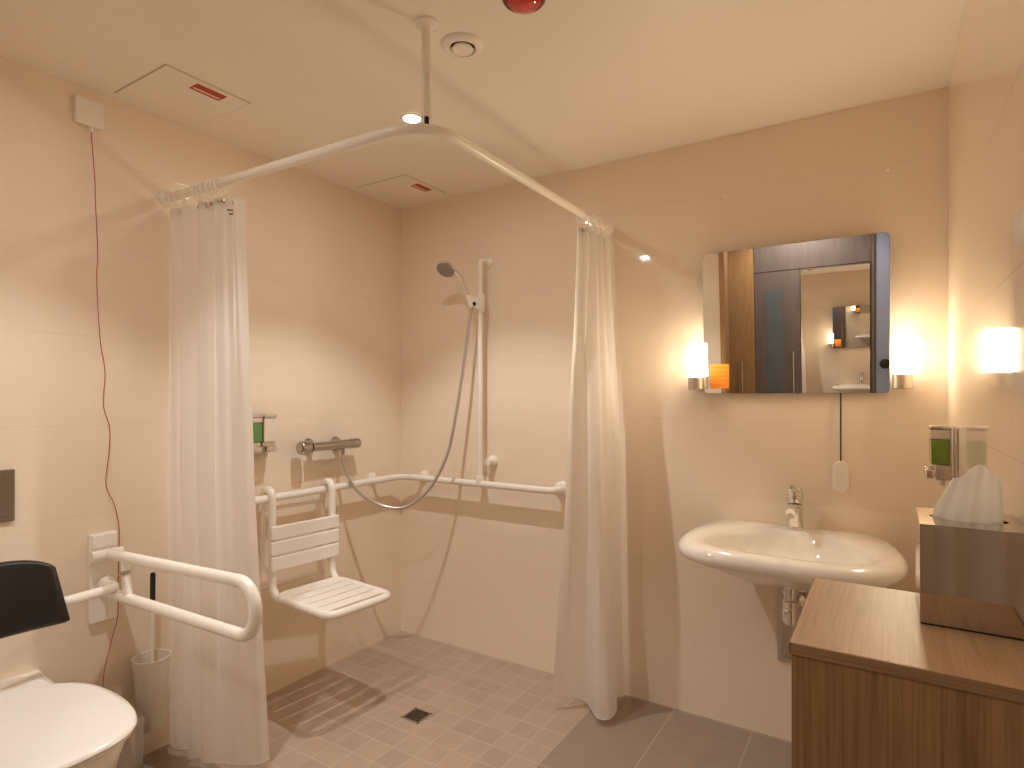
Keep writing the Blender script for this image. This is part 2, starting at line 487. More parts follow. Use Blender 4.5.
# ------------------------------------------------------------------ shower rail
def shower_rail():
    P = V(1.213, -1.203, 0)
    z = 2.0
    r = thing('shower_curtain_rail', 'white L-shaped shower curtain rail hung from the ceiling by a vertical rod', 'curtain rail', (P.x, P.y, z))
    bm = bmesh.new()
    path = fillet([(0.004, -1.240, z), (P.x, P.y, z), (1.205, -0.004, z)], 0.13, 14)
    tube(bm, path, 0.0155, 20)
    obj('rail', bm, M['white_enamel'], r)
    qx, qy = 1.1765, -1.1655   # the rod meets the bend
    bm = bmesh.new(); tube(bm, [(qx, qy, z+0.034), (qx, qy, H-0.004)], 0.0135, 20)
    rod = obj('ceiling_rod', bm, M['white_enamel'], r)
    bm = bmesh.new(); lathe(bm, [(0, 0), (0.031, 0), (0.031, -0.008), (0.018, -0.016), (0.0135, -0.018)], (qx, qy, H)); obj('ceiling_flange', bm, M['white_enamel'], rod)
    bm = bmesh.new(); tube(bm, [(qx, qy, z+0.010), (qx, qy, z+0.036)], 0.0065, 16); obj('rod_screw', bm, M['dark'], rod)
    bm = bmesh.new(); lathe(bm, [(0, 0), (0.03, 0), (0.03, 0.008), (0.018, 0.018), (0.0155, 0.02)], (0, -1.240, z), axis='X'); obj('wall_flange', bm, M['white_enamel'], r)
    bm = bmesh.new(); lathe(bm, [(0, 0), (0.03, 0), (0.03, -0.008), (0.018, -0.018), (0.0155, -0.02)], (1.205, 0, z), axis='Y'); obj('wall_flange', bm, M['white_enamel'], r)
    return z
ZR = shower_rail()

# ------------------------------------------------------------------ curtains
def resample(pts, n):
    P = [Vector(p) for p in pts]
    L = [0]
    for a, b in zip(P, P[1:]): L.append(L[-1]+(b-a).length)
    out = []; j = 0
    for k in range(n):
        s = L[-1]*k/(n-1)
        while j < len(P)-2 and L[j+1] < s: j += 1
        t = (s-L[j])/max(1e-9, L[j+1]-L[j])
        out.append(P[j].lerp(P[j+1], min(1, t)))
    return out

def curtain_sheet(top, mid, bot, zt, zb, n=150, m=40, wob=0.004, seed=1):
    """Sheet lofted through plan curves; a little vertical crinkle."""
    rnd = random.Random(seed)
    T = resample(spline([(*p, 0) for p in top], 10), n)
    Md = resample(spline([(*p, 0) for p in mid], 10), n)
    B = resample(spline([(*p, 0) for p in bot], 10), n)
    ph = [rnd.uniform(0, 6.28) for _ in range(6)]
    bm = bmesh.new(); rows = []
    for j in range(m+1):
        t = j/m
        row = []
        for i in range(n):
            a = T[i]; b = Md[i]; c = B[i]
            if t < 0.5:
                s = t/0.5; p = a.lerp(b, s*s*(3-2*s)*0.5+s*0.5)
            else:
                s = (t-0.5)/0.5; p = b.lerp(c, s)
            u = i/(n-1)
            w = wob*(math.sin(u*47+ph[0]+t*1.3)+0.6*math.sin(u*83+ph[1]-t*2.1))*(1-0.35*t)
            i0, i1 = max(0, i-1), min(n-1, i+1)
            tn = (B[i1]-B[i0]); nr = Vector((-tn.y, tn.x, 0))
            nr = nr.normalized() if nr.length > 1e-6 else Vector((1, 0, 0))
            p = p+nr*w
            row.append(bm.verts.new((p.x, p.y, zt+(zb-zt)*t + (0.006*math.sin(u*9+ph[2])*t))))
        rows.append(row)
    for r0, r1 in zip(rows, rows[1:]):
        for i in range(n-1): bm.faces.new((r0[i], r0[i+1], r1[i+1], r1[i]))
    return bm, T, B, rows

def hem_line(bot, z, n=150, seed=1):
    rnd = random.Random(seed)
    ph = [rnd.uniform(0, 6.28) for _ in range(6)]
    B = resample(spline([(*p, 0) for p in bot], 10), n)
    bm = bmesh.new()
    tube(bm, [(p.x, p.y, z+0.006*math.sin(i/(n-1)*9+ph[2])) for i, p in enumerate(B)], 0.0022, 6)
    return bm

def ring(c, d, R=0.026, r=0.0026, tilt=0.0):
    """curtain ring around the rail; d = rail direction"""
    bm = bmesh.new()
    d = Vector(d).normalized(); up = V(0, 0, 1); s = d.cross(up)
    d = (d+s*tilt).normalized(); s = d.cross(up)
    pts = [Vector(c)+up*(-0.011+R*math.cos(2*PI*k/28))+s*(R*math.sin(2*PI*k/28)) for k in range(28)]
    tube(bm, pts, r, 8, closed=True)
    return bm

def build_curtain(name, label, top, mid, bot, zb, rings, d, seed, wob=0.003):
    c = thing(name, label, 'shower curtain', (top[0][0], top[0][1], zb), 'shower curtains')
    zt = ZR-0.052
    bm, T, B, rows = curtain_sheet(top, mid, bot, zt, zb, seed=seed, wob=wob)
    f = obj('fabric', bm, M['cloth'], c, ang=180, recalc=False)
    obj('hem', hem_line(bot, zb, seed=seed), M['cloth'], c)
    for (x, y, tl) in rings:
        rg = obj('curtain_ring', ring((x, y, ZR), d, tilt=tl), M['white_plastic'], c)
        e = bmesh.new(); dd = Vector(d).normalized()
        nrm = dd.cross(V(0, 0, 1))
        lathe(e, [(0.0035, -0.0045), (0.0085, -0.0045), (0.0085, 0.0045), (0.0035, 0.0045), (0.0035, -0.0045)], (x, y, ZR-0.064), 14, axis=nrm)
        obj('eyelet', e, M['steel'], rg)
    return c
# left curtain (open side towards the toilet)
topL = [(0.006, -1.225), (0.045, -1.246), (0.075, -1.263), (0.11, -1.222), (0.15, -1.258), (0.19, -1.212), (0.23, -1.252), (0.265, -1.205), (0.305, -1.240), (0.345, -1.200), (0.372, -1.215), (0.380, -1.180)]
midL = [(0.006, -1.222), (0.030, -1.250), (0.07, -1.256), (0.10, -1.230), (0.145, -1.265), (0.19, -1.220), (0.235, -1.260), (0.275, -1.210), (0.31, -1.240), (0.36, -1.210), (0.402, -1.190), (0.405, -1.160)]
botL = [(0.006, -1.222), (0.055, -1.254), (0.100, -1.258), (0.13, -1.235), (0.165, -1.232), (0.205, -1.270), (0.235, -1.238), (0.27, -1.262), (0.31, -1.235), (0.36, -1.205), (0.42, -1.150), (0.428, -1.115)]
railL = lambda x: -1.240+x*(0.037/1.213)
cl = build_curtain('shower_curtain', 'white shower curtain gathered at the left wall beside the toilet', topL, midL, botL, 0.03,
                   [(x, railL(x), t) for x, t in ((0.06, 0.1), (0.085, -0.25), (0.205, 0.2), (0.228, -0.1), (0.25, 0.15), (0.275, -0.2), (0.305, 0.05), (0.335, 0.3))], (1, 0.0305, 0), 3)
# right curtain (at the back wall)
topR = [(1.205, -0.290), (1.190, -0.262), (1.230, -0.238), (1.185, -0.205), (1.233, -0.175), (1.182, -0.142), (1.232, -0.112), (1.190, -0.082), (1.236, -0.05), (1.222, -0.018)]
midR = [(1.165, -0.300), (1.160, -0.250), (1.215, -0.235), (1.250, -0.265), (1.285, -0.235), (1.245, -0.180), (1.275, -0.140), (1.305, -0.100), (1.270, -0.055), (1.275, -0.022)]
botR = [(1.085, -0.285), (1.115, -0.232), (1.180, -0.195), (1.235, -0.232), (1.285, -0.282), (1.330, -0.262), (1.325, -0.19), (1.290, -0.125), (1.312, -0.078), (1.285, -0.03)]
build_curtain('shower_curtain', 'white shower curtain hanging at the back wall left of the washbasin', topR, midR, botR, 0.035,
              [(1.2065, y, t) for y, t in ((-0.26, 0.2), (-0.235, -0.15), (-0.19, 0.1), (-0.14, -0.1), (-0.095, 0.2), (-0.06, 0.1))], (-0.0067, 1, 0), 8, wob=0.002)
# care label printed at the free top corner of the left curtain
fp = [c for c in cl.children if c.name.startswith('fabric')][0]
def fabric_patch(fo, i0, i1, j0, j1, off, n=150):
    """a small patch that follows the fabric"""
    vs = fo.data.vertices; base = root_loc(fo)
    b = bmesh.new(); rows = []
    for t in (j0, j1):
        j = int(t); f = t-j
        rows.append([b.verts.new(base+vs[j*n+i].co.lerp(vs[(j+1)*n+i].co, f)+V(0.0006, -off, 0)) for i in range(i0, i1+1)])
    k = len(rows[0])
    for i in range(k-1): b.faces.new((rows[0][i], rows[0][i+1], rows[1][i+1], rows[1][i]))
    return b
for (i0, i1, j0, j1) in ((131, 139, 0.30, 0.42), (126, 132, 0.75, 0.85), (128, 138, 1.02, 1.13)):
    obj('care_print', fabric_patch(fp, i0, i1, j0, j1, 0.0025), M['print'], fp, recalc=False)

# ------------------------------------------------------------------ grab rail in the shower
def wall_bracket(bm, base, axis, L, r=0.012):
    """round rose on the wall and a short stub of length L"""
    lathe(bm, [(0, 0), (0.034, 0), (0.034, 0.006), (0.026, 0.013), (r, 0.018), (r, L)], base, 24, axis=axis)
gr = thing('grab_rail', 'white L-shaped grab rail running round the shower corner', 'grab rail', (0.07, -0.07, 0.852))
bm = bmesh.new()
zr = 0.852
tube(bm, fillet([(0.006, -1.02, zr), (0.07, -1.02, zr), (0.07, -0.07, zr), (0.985, -0.07, zr), (0.985, -0.006, zr)], [0, 0.045, 0.07, 0.035, 0], 12), 0.0165, 18)
obj('rail', bm, M['white_enamel'], gr)
for (b, ax) in (((0.0, -1.02, zr), V(1, 0, 0)), ((0.985, 0.0, zr), V(0, -1, 0))):
    bm = bmesh.new(); lathe(bm, [(0, 0), (0.036, 0), (0.036, 0.008), (0.026, 0.016), (0.0165, 0.018)], b, 28, axis=ax); obj('end_flange', bm, M['white_enamel'], gr)
for (p, ax) in (((0.0, -0.218, zr), V(1, 0, 0)), ((0.168, 0.0, zr), V(0, -1, 0)), ((0.555, 0, zr), V(0, -1, 0))):
    bm = bmesh.new()
    b = Vector(p)
    lathe(bm, [(0, 0), (0.030, 0), (0.030, 0.008), (0.02, 0.014), (0.011, 0.018), (0.011, 0.05), (0.017, 0.058), (0.0, 0.064)], b, 24, axis=ax)
    obj('wall_bracket', bm, M['white_enamel'], gr)
# vertical slide bar
sb = thing('slide_bar', 'white vertical shower slide bar rising from the grab rail on the back wall', 'slide bar', (0.575, -0.07, zr))
bm = bmesh.new(); tube(bm, fillet([(0.575, -0.006, 1.93), (0.575, -0.066, 1.93), (0.575, -0.066, 0.872)], 0.02), 0.0125, 18); obj('bar', bm, M['white_enamel'], sb)
bm = bmesh.new(); lathe(bm, [(0, 0), (0.026, 0), (0.026, 0.008), (0.0125, 0.014)], (0.575, 0, 1.93), 24, axis=V(0, -1, 0)); obj('top_flange', bm, M['white_enamel'], sb)
bm = bmesh.new(); lathe(bm, [(0.0, -0.02), (0.019, -0.02), (0.021, -0.012), (0.021, 0.012), (0.019, 0.02), (0.0, 0.02)], (0.575, -0.068, 0.872), 20); obj('bottom_clamp', bm, M['white_enamel'], sb)
bm = bmesh.new(); lathe(bm, [(0, 0), (0.026, 0), (0.027, 0.008), (0.020, 0.02), (0.016, 0.04), (0.016, 0.052), (0, 0.053)], (0.607, 0, 0.958), 24, axis=V(0, -1, 0)); obj('wall_bracket', bm, M['white_enamel'], sb)
# holder clamp
bm = bmesh.new()
lathe(bm, [(0.0, -0.045), (0.02, -0.045), (0.0225, -0.035), (0.0225, 0.03), (0.02, 0.04), (0, 0.04)], (0.575, -0.066, 1.725), 20)
box(bm, 0.545, 0.582, -0.102, -0.058, 1.69, 1.75, 0.01, 3)
lathe(bm, [(0.0, -0.03), (0.014, -0.03), (0.019, 0.03), (0.0, 0.03)], (0.545, -0.105, 1.728), 18, axis=V(-0.25, -0.12, 1))
hd = obj('shower_holder', bm, M['white_enamel'], sb)
bm = bmesh.new(); lathe(bm, [(0, 0), (0.010, 0), (0.010, 0.006), (0.006, 0.009), (0, 0.009)], (0.566, -0.1005, 1.715), 16, axis=V(0.25, -1, 0)); obj('lock_button', bm, M['black_plastic'], hd)
# hand shower
hs = thing('hand_shower', 'chrome hand shower with round grey face in the slide bar holder', 'shower head', (0.545, -0.105, 1.745))
A = V(0.549, -0.104, 1.698); B_ = V(0.503, -0.140, 1.852); C_ = V(0.464, -0.170, 1.892)
bm = bmesh.new()
pth = spline([A, V(0.543, -0.109, 1.74), V(0.527, -0.121, 1.79), B_, C_], 8)
tube(bm, pth, [0.0095+0.003*math.sin(PI*i/(len(pth)-1)) for i in range(len(pth))], 16)
obj('handle', bm, M['chrome'], hs)
ax = V(0.10, -0.62, -0.78).normalized()
hc = V(0.453, -0.175, 1.884)
bm = bmesh.new(); lathe(bm, [(0, -0.022), (0.02, -0.02), (0.042, -0.006), (0.047, 0.002), (0.047, 0.008), (0.044, 0.011)], hc, 32, axis=ax); obj('head', bm, M['chrome'], hs)
bm = bmesh.new(); lathe(bm, [(0.0445, 0.006), (0.0445, 0.0105), (0.040, 0.013), (0, 0.0135)], hc, 32, axis=ax)
fc = obj('spray_face', bm, M['grey_face'], hs)
# hose from the hand shower to the mixer
bm = bmesh.new()
hp = spline([(0.549, -0.104, 1.697), (0.545, -0.108, 1.65), (0.537, -0.113, 1.591), (0.518, -0.127, 1.4), (0.487, -0.15, 1.161), (0.457, -0.173, 0.994), (0.4, -0.216, 0.851), (0.335, -0.264, 0.772),
             (0.279, -0.306, 0.744), (0.204, -0.362, 0.76), (0.13, -0.418, 0.818), (0.088, -0.449, 0.889), (0.068, -0.464, 0.974), (0.065, -0.466, 1.02)], 12)
tube(bm, hp, 0.0078, 14)
tag(obj('shower_hose', bm, M['hose']), 'grey metal shower hose looping down from hand shower to mixer', 'shower hose')

# ------------------------------------------------------------------ shower mixer on left wall
mx = thing('shower_mixer', 'chrome bar shower mixer on the left wall above the folding seat', 'shower mixer', (0, -0.53, 1.048))
zm = 1.048
bm = bmesh.new(); tube(bm, [(0.065, -0.645, zm), (0.065, -0.42, zm)], 0.021, 24); body = obj('body', bm, M['chrome_dark_reflection'], mx)
bm = bmesh.new(); lathe(bm, [(0, -0.03), (0.019, -0.03), (0.024, -0.022), (0.025, 0.022), (0.022, 0.03), (0, 0.03)], (0.065, -0.398, zm), 24, axis='Y'); obj('temperature_knob', bm, M['chrome_dark_reflection'], mx)
bm = bmesh.new(); lathe(bm, [(0, -0.03), (0.021, -0.03), (0.021, -0.026), (0.027, -0.026), (0.031, -0.020), (0.031, 0.010), (0.024, 0.024), (0, 0.026)], (0.065, -0.680, zm), 24, axis='Y'); obj('flow_knob', bm, M['chrome_dark_reflection'], mx)
for yy in (-0.665, -0.455):
    bm = bmesh.new(); lathe(bm, [(0, 0), (0.034, 0), (0.034, 0.004), (0.028, 0.012), (0.014, 0.016), (0.014, 0.05)], (0, yy if yy > -0.6 else -0.61, zm), 28, axis='X'); obj('rosette', bm, M['chrome_dark_reflection'], mx)
bm = bmesh.new(); lathe(bm, [(0, -0.045), (0.010, -0.045), (0.011, -0.02), (0.012, 0), (0, 0)], (0.065, -0.466, zm-0.002), 16); obj('hose_outlet', bm, M['chrome_dark_reflection'], mx)

# ------------------------------------------------------------------ soap dispensers
def dispenser(label, cat, origin, out, along, depth, width, z0, z1, soap_mats, label_flip=False, near_dir=1):
    """wall soap dispenser. origin = wall point at one end, out = away from the wall, along = along the wall"""
    t = thing('soap_dispenser', label, cat, (origin[0], origin[1], z0), 'soap dispensers')
    o = Vector((*origin, 0)); out = Vector(out); al = Vector(along)
    X = Matrix(((al.x, out.x, 0, o.x), (al.y, out.y, 0, o.y), (0, 0, 1, 0), (0, 0, 0, 1)))
    hz = z1-z0
    bm = bmesh.new(); box(bm, 0, width, 0.0, 0.010, z0+0.012, z1-0.002, 0.003, M=X); obj('back_plate', bm, M['chrome'], t)
    n = len(soap_mats); cw = width/n
    for i, (lvl, sm) in enumerate(soap_mats):
        a, b = i*cw+0.004, (i+1)*cw-0.004
        zc0 = z0+0.36*hz; zc1 = z1-0.012
        bm = bmesh.new(); box(bm, a, b, 0.011, depth-0.004, zc0+(zc1-zc0)*lvl, zc1, 0.003, M=X); ch = obj('chamber', bm, M['clear'], t)
        bm = bmesh.new(); box(bm, a+0.001, b-0.001, 0.012, depth-0.006, zc0, zc0+(zc1-zc0)*lvl, 0.003, M=X); obj('soap', bm, sm, ch)
        bm = bmesh.new(); box(bm, a-0.002, b+0.002, 0.010, depth-0.002, z1-0.012, z1, 0.004, M=X); obj('lid', bm, M['chrome'], t)
        bm = bmesh.new(); box(bm, a-0.001, b+0.001, 0.010, depth-0.016, z0+0.02, zc0, 0.004, M=X); obj('pump_housing', bm, M['steel'], t)
        bm = bmesh.new(); box(bm, a+0.006, b-0.006, depth-0.020, depth+0.008, z0+0.022, z0+0.05, 0.006, 3, M=X); obj('push_button', bm, M['chrome'], t)
        bm = bmesh.new(); lathe(bm, [(0, 0), (0.006, 0), (0.0075, 0.02), (0, 0.02)], X @ V((a+b)/2, depth*0.5, z0+0.002), 14); obj('nozzle', bm, M['steel'], t)
    for xx in (0.0015, width-0.0015):
        bm = bmesh.new(); box(bm, xx-0.0018, xx+0.0018, 0.0102, 0.018, z0+0.02, z1-0.006, 0.001, M=X); obj('side_frame', bm, M['chrome'], t)
    return t
dispenser('twin chamber soap dispenser with green soap on the left wall inside the shower', 'soap dispenser',
          (0.0, -0.955), (1, 0, 0), (0, 1, 0), 0.075, 0.132, 1.022, 1.2, [(0.80, M['green_soap2']), (0.97, M['white_soap'])])
dispenser('soap dispenser with green liquid on the right wall behind the tissue box', 'soap dispenser',
          (W, -0.335), (-1, 0, 0), (0, 1, 0), 0.068, 0.12, 1.02, 1.195, [(0.72, M['green_soap']), (0.72, M['green_soap'])])

# ------------------------------------------------------------------ hanging shower seat
def seat():
    t = thing('shower_chair', 'white slatted shower seat hooked over the grab rail', 'shower seat', (0.07, -0.72, 0.455))
    c = V(0.07, -0.715, 0)
    X = Matrix.Translation(c) @ Matrix.Rotation(math.radians(-5.0), 4, 'Z')
    def P(x, y, z): return X @ V(x, y, z)
    hw = 0.146
    for s in (-1, 1):
        y = s*hw
        bm = bmesh.new()
        pts = fillet([P(-0.033, y, 0.80), P(-0.033, y, 0.888), P(0.033, y, 0.888), P(0.036, y, 0.452), P(0.40, y, 0.452)], [0, 0.032, 0.032, 0.055, 0], 10)
        tube(bm, pts, 0.0155, 18)
        obj('frame_tube', bm, M['white_plastic'], t)
    # seat: rounded rim with slats
    zs = 0.462
    rim_o = rrect(0.25, 0, 0.375, 2*hw+0.026, 0.05, 8)
    bm = bmesh.new()
    pts = [P(x, y, zs-0.006) for x, y in rrect(0.25, 0, 0.355, 2*hw+0.006, 0.045, 8)]
    tube(bm, pts, 0.0165, 14, closed=True)
    obj('seat_rim', bm, M['white_plastic'], t)
    y0, y1 = -hw+0.004, hw-0.004
    xs = [0.082, 0.146, 0.210, 0.274, 0.338, 0.400]
    for a, b in zip(xs[:-1], xs[1:]):
        bm = bmesh.new()
        box(bm, a+0.005, b-0.0055, y0, y1, zs-0.004, zs+0.008, 0.004, 2, M=X)
        obj('seat_slat', bm, M['white_plastic'], t)
    for (z0, z1) in ((0.684, 0.742), (0.621, 0.679), (0.557, 0.616)):
        bm = bmesh.new()
        box(bm, 0.046, 0.062, -hw-0.02, hw+0.02, z0, z1, 0.007, 3, M=X)
        obj('back_slat', bm, M['white_plastic'], t)
    for z in (0.80, 0.475):
        bm = bmesh.new()
        tube(bm, [P(-0.033, -hw-0.004, z), P(-0.033, hw+0.004, z)], 0.008, 12)
        obj('wall_spreader', bm, M['white_plastic'], t)
    for s in (-1, 1):
        bm = bmesh.new(); tube(bm, [P(-0.033, s*hw, 0.82), P(-0.033, s*hw, 0.56), P(0.03, s*hw, 0.53)], 0.009, 12); obj('rear_strut', bm, M['white_plastic'], t)
        bm = bmesh.new(); lathe(bm, [(0, -0.012), (0.013, -0.012), (0.015, 0.0), (0.013, 0.012), (0, 0.012)], P(-0.046, s*(hw+0.0), 0.80), 14, axis='X'); obj('bumper', bm, M['white_plastic'], t)
seat()

# ------------------------------------------------------------------ floor drain
dr = thing('floor_drain', 'small square steel floor drain in the shower mosaic', 'drain', (0.645, -0.602, 0))
bm = bmesh.new()
e = 0.044
for (a, b, c_, d_) in ((-e, e, -e, -e+0.006), (-e, e, e-0.006, e), (-e, -e+0.006, -e, e), (e-0.006, e, -e, e)):
    box(bm, 0.645+a, 0.645+b, -0.602+c_, -0.602+d_, 0.0, 0.0025)
obj('drain_frame', bm, M['steel'], dr)
bm = bmesh.new(); box(bm, 0.645-e+0.006, 0.645+e-0.006, -0.602-e+0.006, -0.602+e-0.006, 0.0003, 0.0008); obj('sump', bm, M['dark'], dr)
bm = bmesh.new()
for i in range(6):
    u = -0.032+i*0.0128
    box(bm, 0.645+u-0.003, 0.645+u+0.003, -0.602-0.038, -0.602+0.038, 0.0008, 0.002)
for i in range(3):
    u = -0.019+i*0.019
    box(bm, 0.645-0.038, 0.645+0.038, -0.602+u-0.003, -0.602+u+0.003, 0.0008, 0.002)
obj('grate', bm, M['grate'], dr)

# ------------------------------------------------------------------ ceiling things
def hatch(x0, x1, y0, y1, label, loc):
    t = thing('ceiling_hatch', label, 'access hatch', loc, 'ceiling access hatches')
    cx, cy = (x0+x1)/2, (y0+y1)/2
    bm = bmesh.new(); box(bm, x0-0.004, x1+0.004, y0-0.004, y1+0.004, H-0.0012, H-0.0002); obj('seam', bm, M['hatch_seam'], t)
    bm = bmesh.new(); box(bm, x0, x1, y0, y1, H-0.004, H-0.0010, 0.001); pn = obj('panel', bm, M['ceiling'], t)
    lx, ly = x1-0.045, cy+0.02
    bm = bmesh.new(); box(bm, lx-0.025, lx+0.025, ly-0.051, ly+0.051, H-0.005, H-0.0039); lb = obj('warning_label', bm, M['red'], t); lb['label'] = 'red label with a white stripe'
    bm = bmesh.new(); box(bm, lx-0.013, lx-0.006, ly-0.045, ly+0.045, H-0.0054, H-0.0049); obj('white_stripe', bm, M['white_print'], lb)
    return t
M['hatch_seam'] = mat('hatch_seam', (0.58, 0.5, 0.41), 0.7)
hx = hatch(0.055, 0.372, -1.435, -1.155, 'square ceiling hatch with red label, the nearer one, above the pull cord', (0.2, -1.3, H))
dup(hx, (0.2-0.004, -1.3+1.072, H), 'square ceiling hatch with red label in the shower corner of the ceiling')
vt = thing('ceiling_vent', 'round white ceiling vent beside the rail support rod', 'vent', (1.197, -1.031, H))
bm = bmesh.new(); lathe(bm, [(0.033, -0.002), (0.036, -0.006), (0.040, -0.012), (0.050, -0.012), (0.060, -0.006), (0.063, -0.0002)], (1.197, -1.031, H), 40); obj('rim', bm, M['white_enamel'], vt)
bm = bmesh.new(); lathe(bm, [(0.0, -0.0005), (0.0365, -0.0005), (0.0365, -0.003), (0, -0.003)], (1.197, -1.031, H), 32); obj('duct', bm, M['dark'], vt)
bm = bmesh.new(); lathe(bm, [(0.0, -0.003), (0.029, -0.008), (0.031, -0.012), (0.029, -0.0155), (0.0, -0.018)], (1.197, -1.031, H), 32); obj('valve_disc', bm, M['white_enamel'], vt)
al = thing('alarm_beacon', 'red round alarm beacon on the ceiling at the top edge', 'alarm', (1.468, -1.138, H))
ac = (1.468, -1.138, H)
bm = bmesh.new(); lathe(bm, [(0.0, 0.0), (0.054, 0.0), (0.056, -0.006), (0.055, -0.022), (0.051, -0.028), (0.040, -0.030), (0.0, -0.030)], ac, 40); obj('base', bm, M['red_base'], al)
bm = bmesh.new(); lathe(bm, [(0.041, -0.0295), (0.041, -0.031), (0.036, -0.037), (0.022, -0.042), (0.0, -0.043)], ac, 36); obj('lens', bm, M['red_lens'], al)
def downlight(label, x, y):
    t = thing('ceiling_downlight', label, 'downlight', (x, y, H), 'recessed downlights')
    bm = bmesh.new(); lathe(bm, [(0.030, -0.0005), (0.031, -0.004), (0.038, -0.004), (0.041, -0.0002)], (x, y, H), 36); obj('trim_ring', bm, M['white_enamel'], t)
    bm = bmesh.new(); lathe(bm, [(0.0, -0.0006), (0.030, -0.0006), (0.030, -0.0012), (0.0, -0.0014)], (x, y, H), 36); obj('lamp', bm, M['down_glow'], t)
    return t
d1 = downlight('lit recessed ceiling downlight just above the bend of the curtain rail', 0.769, -0.769)
dup(d1, (0.73, -1.81, H), 'lit recessed ceiling downlight over the toilet, nearest the doorway')

# ------------------------------------------------------------------ emergency pull cords
pc = thing('alarm_pull_cord', 'thin red emergency cord hanging from a small ceiling-height switch beside the toilet', 'pull cord', (0.0, -1.485, 2.2))
bm = bmesh.new(); box(bm, 0.001, 0.022, -1.535, -1.452, 2.166, 2.252, 0.004, 3); obj('switch_box', bm, M['white_plastic'], pc)
bm = bmesh.new(); lathe(bm, [(0, 0), (0.006, 0), (0.0055, -0.012), (0.003, -0.02), (0, -0.02)], (0.014, -1.489, 2.168), 14); obj('cord_outlet', bm, M['white_plastic'], pc)
bm = bmesh.new()
tube(bm, spline([(0.014, -1.489, 2.15), (0.014, -1.478, 1.99), (0.012, -1.476, 1.93), (0.010, -1.468, 1.75), (0.012, -1.472, 1.665), (0.012, -1.462, 1.47), (0.014, -1.448, 1.36), (0.012, -1.452, 1.25), (0.014, -1.434, 1.17),
                 (0.012, -1.436, 1.08), (0.014, -1.445, 0.98), (0.014, -1.420, 0.91), (0.012, -1.405, 0.84), (0.010, -1.403, 0.78), (0.010, -1.405, 0.70), (0.010, -1.407, 0.60), (0.012, -1.409, 0.52), (0.013, -1.428, 0.45), (0.014, -1.454, 0.32), (0.014, -1.45, 0.13)], 8), 0.0014, 8)
obj('cord', bm, M['red_cord'], pc)
bm = bmesh.new()
tube(bm, fillet([(0.014, -1.45, 0.13), (0.014, -1.475, 0.085), (0.014, -1.425, 0.085), (0.014, -1.45, 0.13)], 0.006), 0.004, 8)
obj('pull_triangle', bm, M['red'], pc)

# ------------------------------------------------------------------ mirror and its lever, card
mr = thing('wall_mirror', 'rectangular frameless mirror with rounded corners above the washbasin', 'mirror', (1.93, 0, 1.29))
x0, x1, z0, z1 = 1.622, 2.240, 1.287, 1.830
MT = Matrix.Translation((0, -0.0205, 1.287)) @ Matrix.Rotation(math.radians(2.65), 4, 'X') @ Matrix.Translation((0, 0.0205, -1.287))
out = rrect((x0+x1)/2, (z0+z1)/2, x1-x0, z1-z0, 0.018, 6)
bm = bmesh.new(); prism(bm, [(x, -0.013, z) for x, z in out], (0, -0.004, 0), M=MT); obj('backing', bm, M['mirror_edge'], mr)
inn = rrect((x0+x1)/2, (z0+z1)/2, x1-x0-0.0015, z1-z0-0.0015, 0.0175, 6)
bm = bmesh.new(); prism(bm, [(x, -0.0172, z) for x, z in inn], (0, -0.0035, 0), M=MT); obj('glass', bm, M['mirror'], mr, smooth=False)
bm = bmesh.new()
box(bm, 1.70, 2.16, -0.012, -0.0005, 1.30, 1.33, 0.002); box(bm, 1.70, 2.16, -0.016, -0.0005, 1.44, 1.47, 0.002)
obj('tilt_bracket', bm, M['steel'], mr)
lv = thing('pull_cord', 'white oval pull handle on a dark cord hanging below the mirror', 'pull cord', (2.094, -0.01, 1.05))
bm = bmesh.new(); tube(bm, [(2.094, -0.012, 1.2875), (2.094, -0.012, 1.046)], 0.0026, 10); obj('cord', bm, M['dark_cord'], lv)
bm = bmesh.new()
prism(bm, [(x, -0.004, z) for x, z in rrect(2.094, 0.992, 0.050, 0.112, 0.0245, 8)], (0, -0.016, 0), 0.004, 3)
hn = obj('pull_handle', bm, M['white_plastic'], lv)
bm = bmesh.new()
tube(bm, [(x, -0.0205, z) for x, z in rrect(2.094, 0.978, 0.030, 0.062, 0.0145, 6)], 0.0016, 8, closed=True)
box(bm, 2.080, 2.108, -0.0215, -0.0195, 1.018, 1.0205, 0.0005)
obj('grip_ridge', bm, M['white_plastic'], hn)
oc = thing('mirror_card', 'small orange striped card fixed at the lower left corner of the mirror', 'card', (1.682, -0.021, 1.30))
bm = bmesh.new(); box(bm, 1.647, 1.718, -0.0226, -0.0212, 1.306, 1.400, 0.0004, M=MT); cb = obj('card', bm, M['orange'], oc)
bm = bmesh.new()
for k in range(5): box(bm, 1.649, 1.716, -0.0232, -0.0224, 1.318+k*0.017, 1.3215+k*0.017, M=MT)
obj('stripes', bm, M['orange_line'], cb)
def cap(label, x, z):
    bm = bmesh.new()
    lathe(bm, [(0.008, 0.0), (0.0085, 0.003), (0.006, 0.006), (0, 0.007)], (0, 0, 0), 18, axis=V(0, -1, 0))
    o = obj('wall_plug', bm, M['white_enamel']); o.location = (x, -0.0005, z)
    tag(o, label, 'wall plug', 'wall plugs above the mirror')
    return o
c1 = cap('tiny round wall plug above the left edge of the mirror', 1.679, 2.053)
c2 = c1.copy(); COL.objects.link(c2); c2.location = (2.236, -0.0005, 2.049); c2['label'] = 'tiny round wall plug above the right edge of the mirror'

